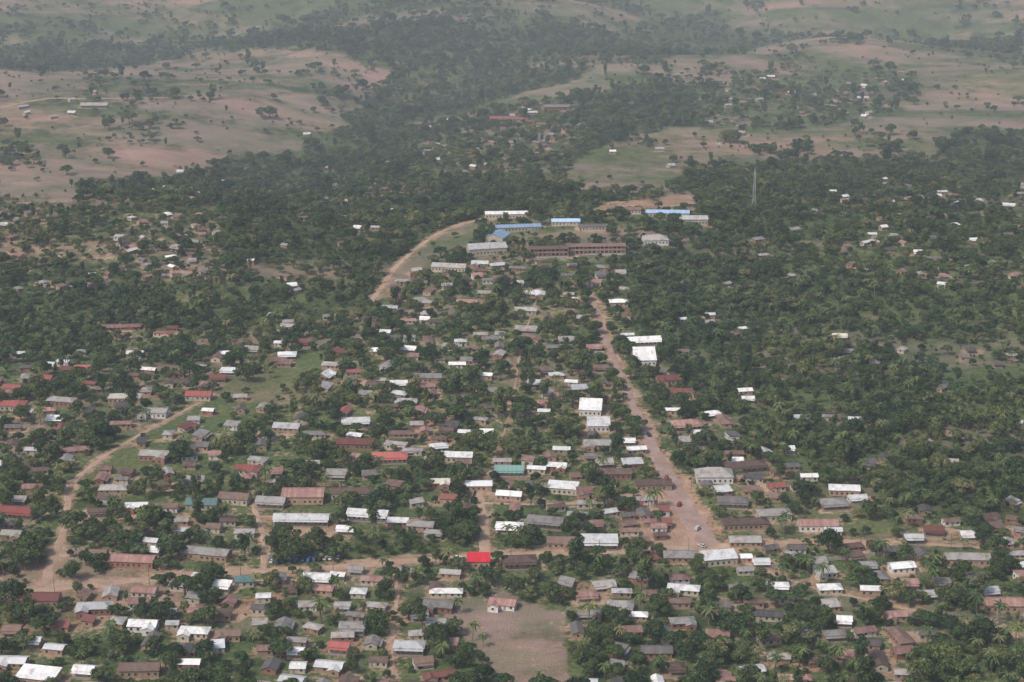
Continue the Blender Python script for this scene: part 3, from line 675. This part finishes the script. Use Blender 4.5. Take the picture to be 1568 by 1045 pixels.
for ri in (0,1):
    X_,Y_,W_=RD[ri];st=18
    for i in range(6,len(X_)-2,st):
        tx,ty=X_[i+1]-X_[i],Y_[i+1]-Y_[i];l=math.hypot(tx,ty);px_,py_=X_[i]-ty/l*(W_[i]/2+2),Y_[i]+tx/l*(W_[i]/2+2)
        link('utility_pole',pm,(px_,py_,h1(px_,py_)),math.atan2(ty,tx)+1.57)
def car(col,van=False):
    B=MB();w=.85
    if van: low=[(-2.2,.35),(2.2,.35),(2.25,.9),(1.9,1.15),(1.4,1.95),(-2.1,2.0),(-2.25,1.0)]
    else: low=[(-2.1,.35),(2.15,.35),(2.2,.75),(1.2,.95),(-1.6,.98),(-2.15,.9)]
    def prism(pr,w0,w1,m,zmid):
        n=len(pr);i=len(B.v)
        for s in (-1,1):
            for px,pz in pr: B.v.append((px,s*(w0 if pz<zmid else w1),pz))
        B.f.append(tuple(range(i,i+n)));B.m.append(m);B.f.append(tuple(range(i+2*n-1,i+n-1,-1)));B.m.append(m)
        for k in range(n):
            a=i+k;b=i+(k+1)%n;B.f.append((a,a+n,b+n,b));B.m.append(m)
    prism(low,w,w*.92,0,1.2)
    if not van:
        prism([(1.05,.93),(.45,1.42),(-1.2,1.44),(-1.75,.95)],w*.95,w*.75,1,1.2);prism([(.42,1.425),(-1.18,1.445),(-1.15,1.5),(.36,1.48)],w*.74,w*.72,0,1.2)
    else:
        B.box(-1.8,1.3,-w*.96,w*.96,1.25,1.7,1);B.poly([(1.87,-.7,1.22),(1.87,.7,1.22),(1.5,.65,1.85),(1.5,-.65,1.85)],1)
    for xx in (-1.35,1.35):
        for s in (-1,1): B.tube((xx,s*.68,.33),(xx,s*.88,.33),.33,.33,2,12)
    return B.mesh('car',[col,M['win'],M['tyre']])
cc=[plain('paint_'+n,c,.35,.05) for n,c in (('white',(.75,.75,.74)),('silver',(.5,.5,.5)),('blue',(.08,.15,.35)),('dark',(.05,.05,.06)),('maroon',(.25,.04,.04)))]
for k in range(13):
    uu=418+9*k+random.uniform(-2,2);x_,y_=pp(uu,862-k*.55+random.uniform(-.7,.7));vn_=random.random()<.4
    link('parked_van' if vn_ else 'parked_car',car(random.choice(cc[:4]),vn_),(x_,y_,h1(x_,y_)+.2),R(80+random.uniform(-12,12)))
for uu,v_,a in ((1040,775,70),(1068,812,60),(1020,735,-110),(700,856,5),(300,884,172),(880,845,2),(993,668,-75),(1150,836,0),(1075,838,140)):
    x_,y_=pp(uu,v_);vn_=random.random()<.4;link('van' if vn_ else 'car',car(random.choice(cc),vn_),(x_,y_,h1(x_,y_)+.26),R(a))
def wallobj(pts,col,name='compound_wall',H=1.9):
    X_,Y_=toground([p[0] for p in pts],[p[1] for p in pts]);B=MB();P=list(zip(X_,Y_))
    for (ax,ay),(bx,by) in zip(P[:-1],P[1:]):
        n=max(1,int(math.hypot(bx-ax,by-ay)/4));d=Vector((bx-ax,by-ay,0)).normalized();nrm=Vector((-d.y,d.x,0))*.12
        for i in range(n):
            p=Vector((ax+(bx-ax)*i/n,ay+(by-ay)*i/n,0));q_=Vector((ax+(bx-ax)*(i+1)/n,ay+(by-ay)*(i+1)/n,0));z=h1(p.x,p.y)
            B.slab([(p+nrm)+Vector((0,0,z+H)),(p-nrm)+Vector((0,0,z+H)),(q_-nrm)+Vector((0,0,z+H)),(q_+nrm)+Vector((0,0,z+H))],H+.6,0)
            B.box(p.x-.22,p.x+.22,p.y-.22,p.y+.22,z-.5,z+H+.15,1)
    link(name,B.mesh(name,[col,M['conc']]))
wallobj([(412,856),(535,846)],plain('wall_paint_blue',(.25,.33,.45)))
wallobj([(720,770),(735,735),(850,735)],WALL[4])
wallobj([(1180,870),(1350,850)],WALL[1]);wallobj([(410,745),(520,745),(525,772)],WALL[2])
# ------------------------------------------------------------------ haze: thin everywhere, thicker over the far valleys
def haze(name,loc,scl,dens):
    bpy.ops.mesh.primitive_cube_add(size=1,location=loc);hz=bpy.context.object;hz.name=name;hz.scale=scl
    m=bpy.data.materials.new('haze_air');m.use_nodes=True;nt=m.node_tree;nt.nodes.clear()
    out=N(nt,'ShaderNodeOutputMaterial');vs=N(nt,'ShaderNodeVolumeScatter');vs.inputs['Color'].default_value=(.84,.95,1,1);vs.inputs['Density'].default_value=dens;vs.inputs['Anisotropy'].default_value=0
    nt.links.new(vs.outputs[0],out.inputs['Volume']);hz.data.materials.append(m)
haze('sky_haze',(0,3500,180),(9000,10000,760),.00008)
haze('sky_haze',(0,5000,100),(8800,6900,560),.00021)
# ------------------------------------------------------------------ light
w=bpy.data.worlds.new('World');scene.world=w;w.use_nodes=True;nt=w.node_tree
bg=nt.nodes['Background'];sk=nt.nodes.new('ShaderNodeTexSky');sk.sky_type='NISHITA';sk.sun_disc=False
EL,AZ=R(50),R(228)
sk.sun_elevation=EL;sk.sun_rotation=AZ;sk.dust_density=3;sk.air_density=1;sk.ozone_density=1
nt.links.new(sk.outputs[0],bg.inputs[0]);bg.inputs[1].default_value=.15
sl=bpy.data.lights.new('sun','SUN');sl.energy=2.7;sl.angle=R(7);sl.color=(1,.96,.91)
so_=bpy.data.objects.new('sun',sl);scene.collection.objects.link(so_)
d=Vector((math.sin(AZ)*math.cos(EL),math.cos(AZ)*math.cos(EL),math.sin(EL)))
so_.rotation_euler=d.to_track_quat('Z','Y').to_euler();so_.location=(0,0,900)
# ------------------------------------------------------------------ camera
c=bpy.data.cameras.new('camera');c.angle=HF;c.clip_end=40000;c.clip_start=1
co_=bpy.data.objects.new('camera',c);scene.collection.objects.link(co_);co_.location=(0,0,CH);co_.rotation_euler=(math.pi/2-PITCH,0,0)
scene.camera=co_
scene.view_settings.view_transform='Standard';scene.view_settings.look='None';scene.view_settings.exposure=0
print('done')
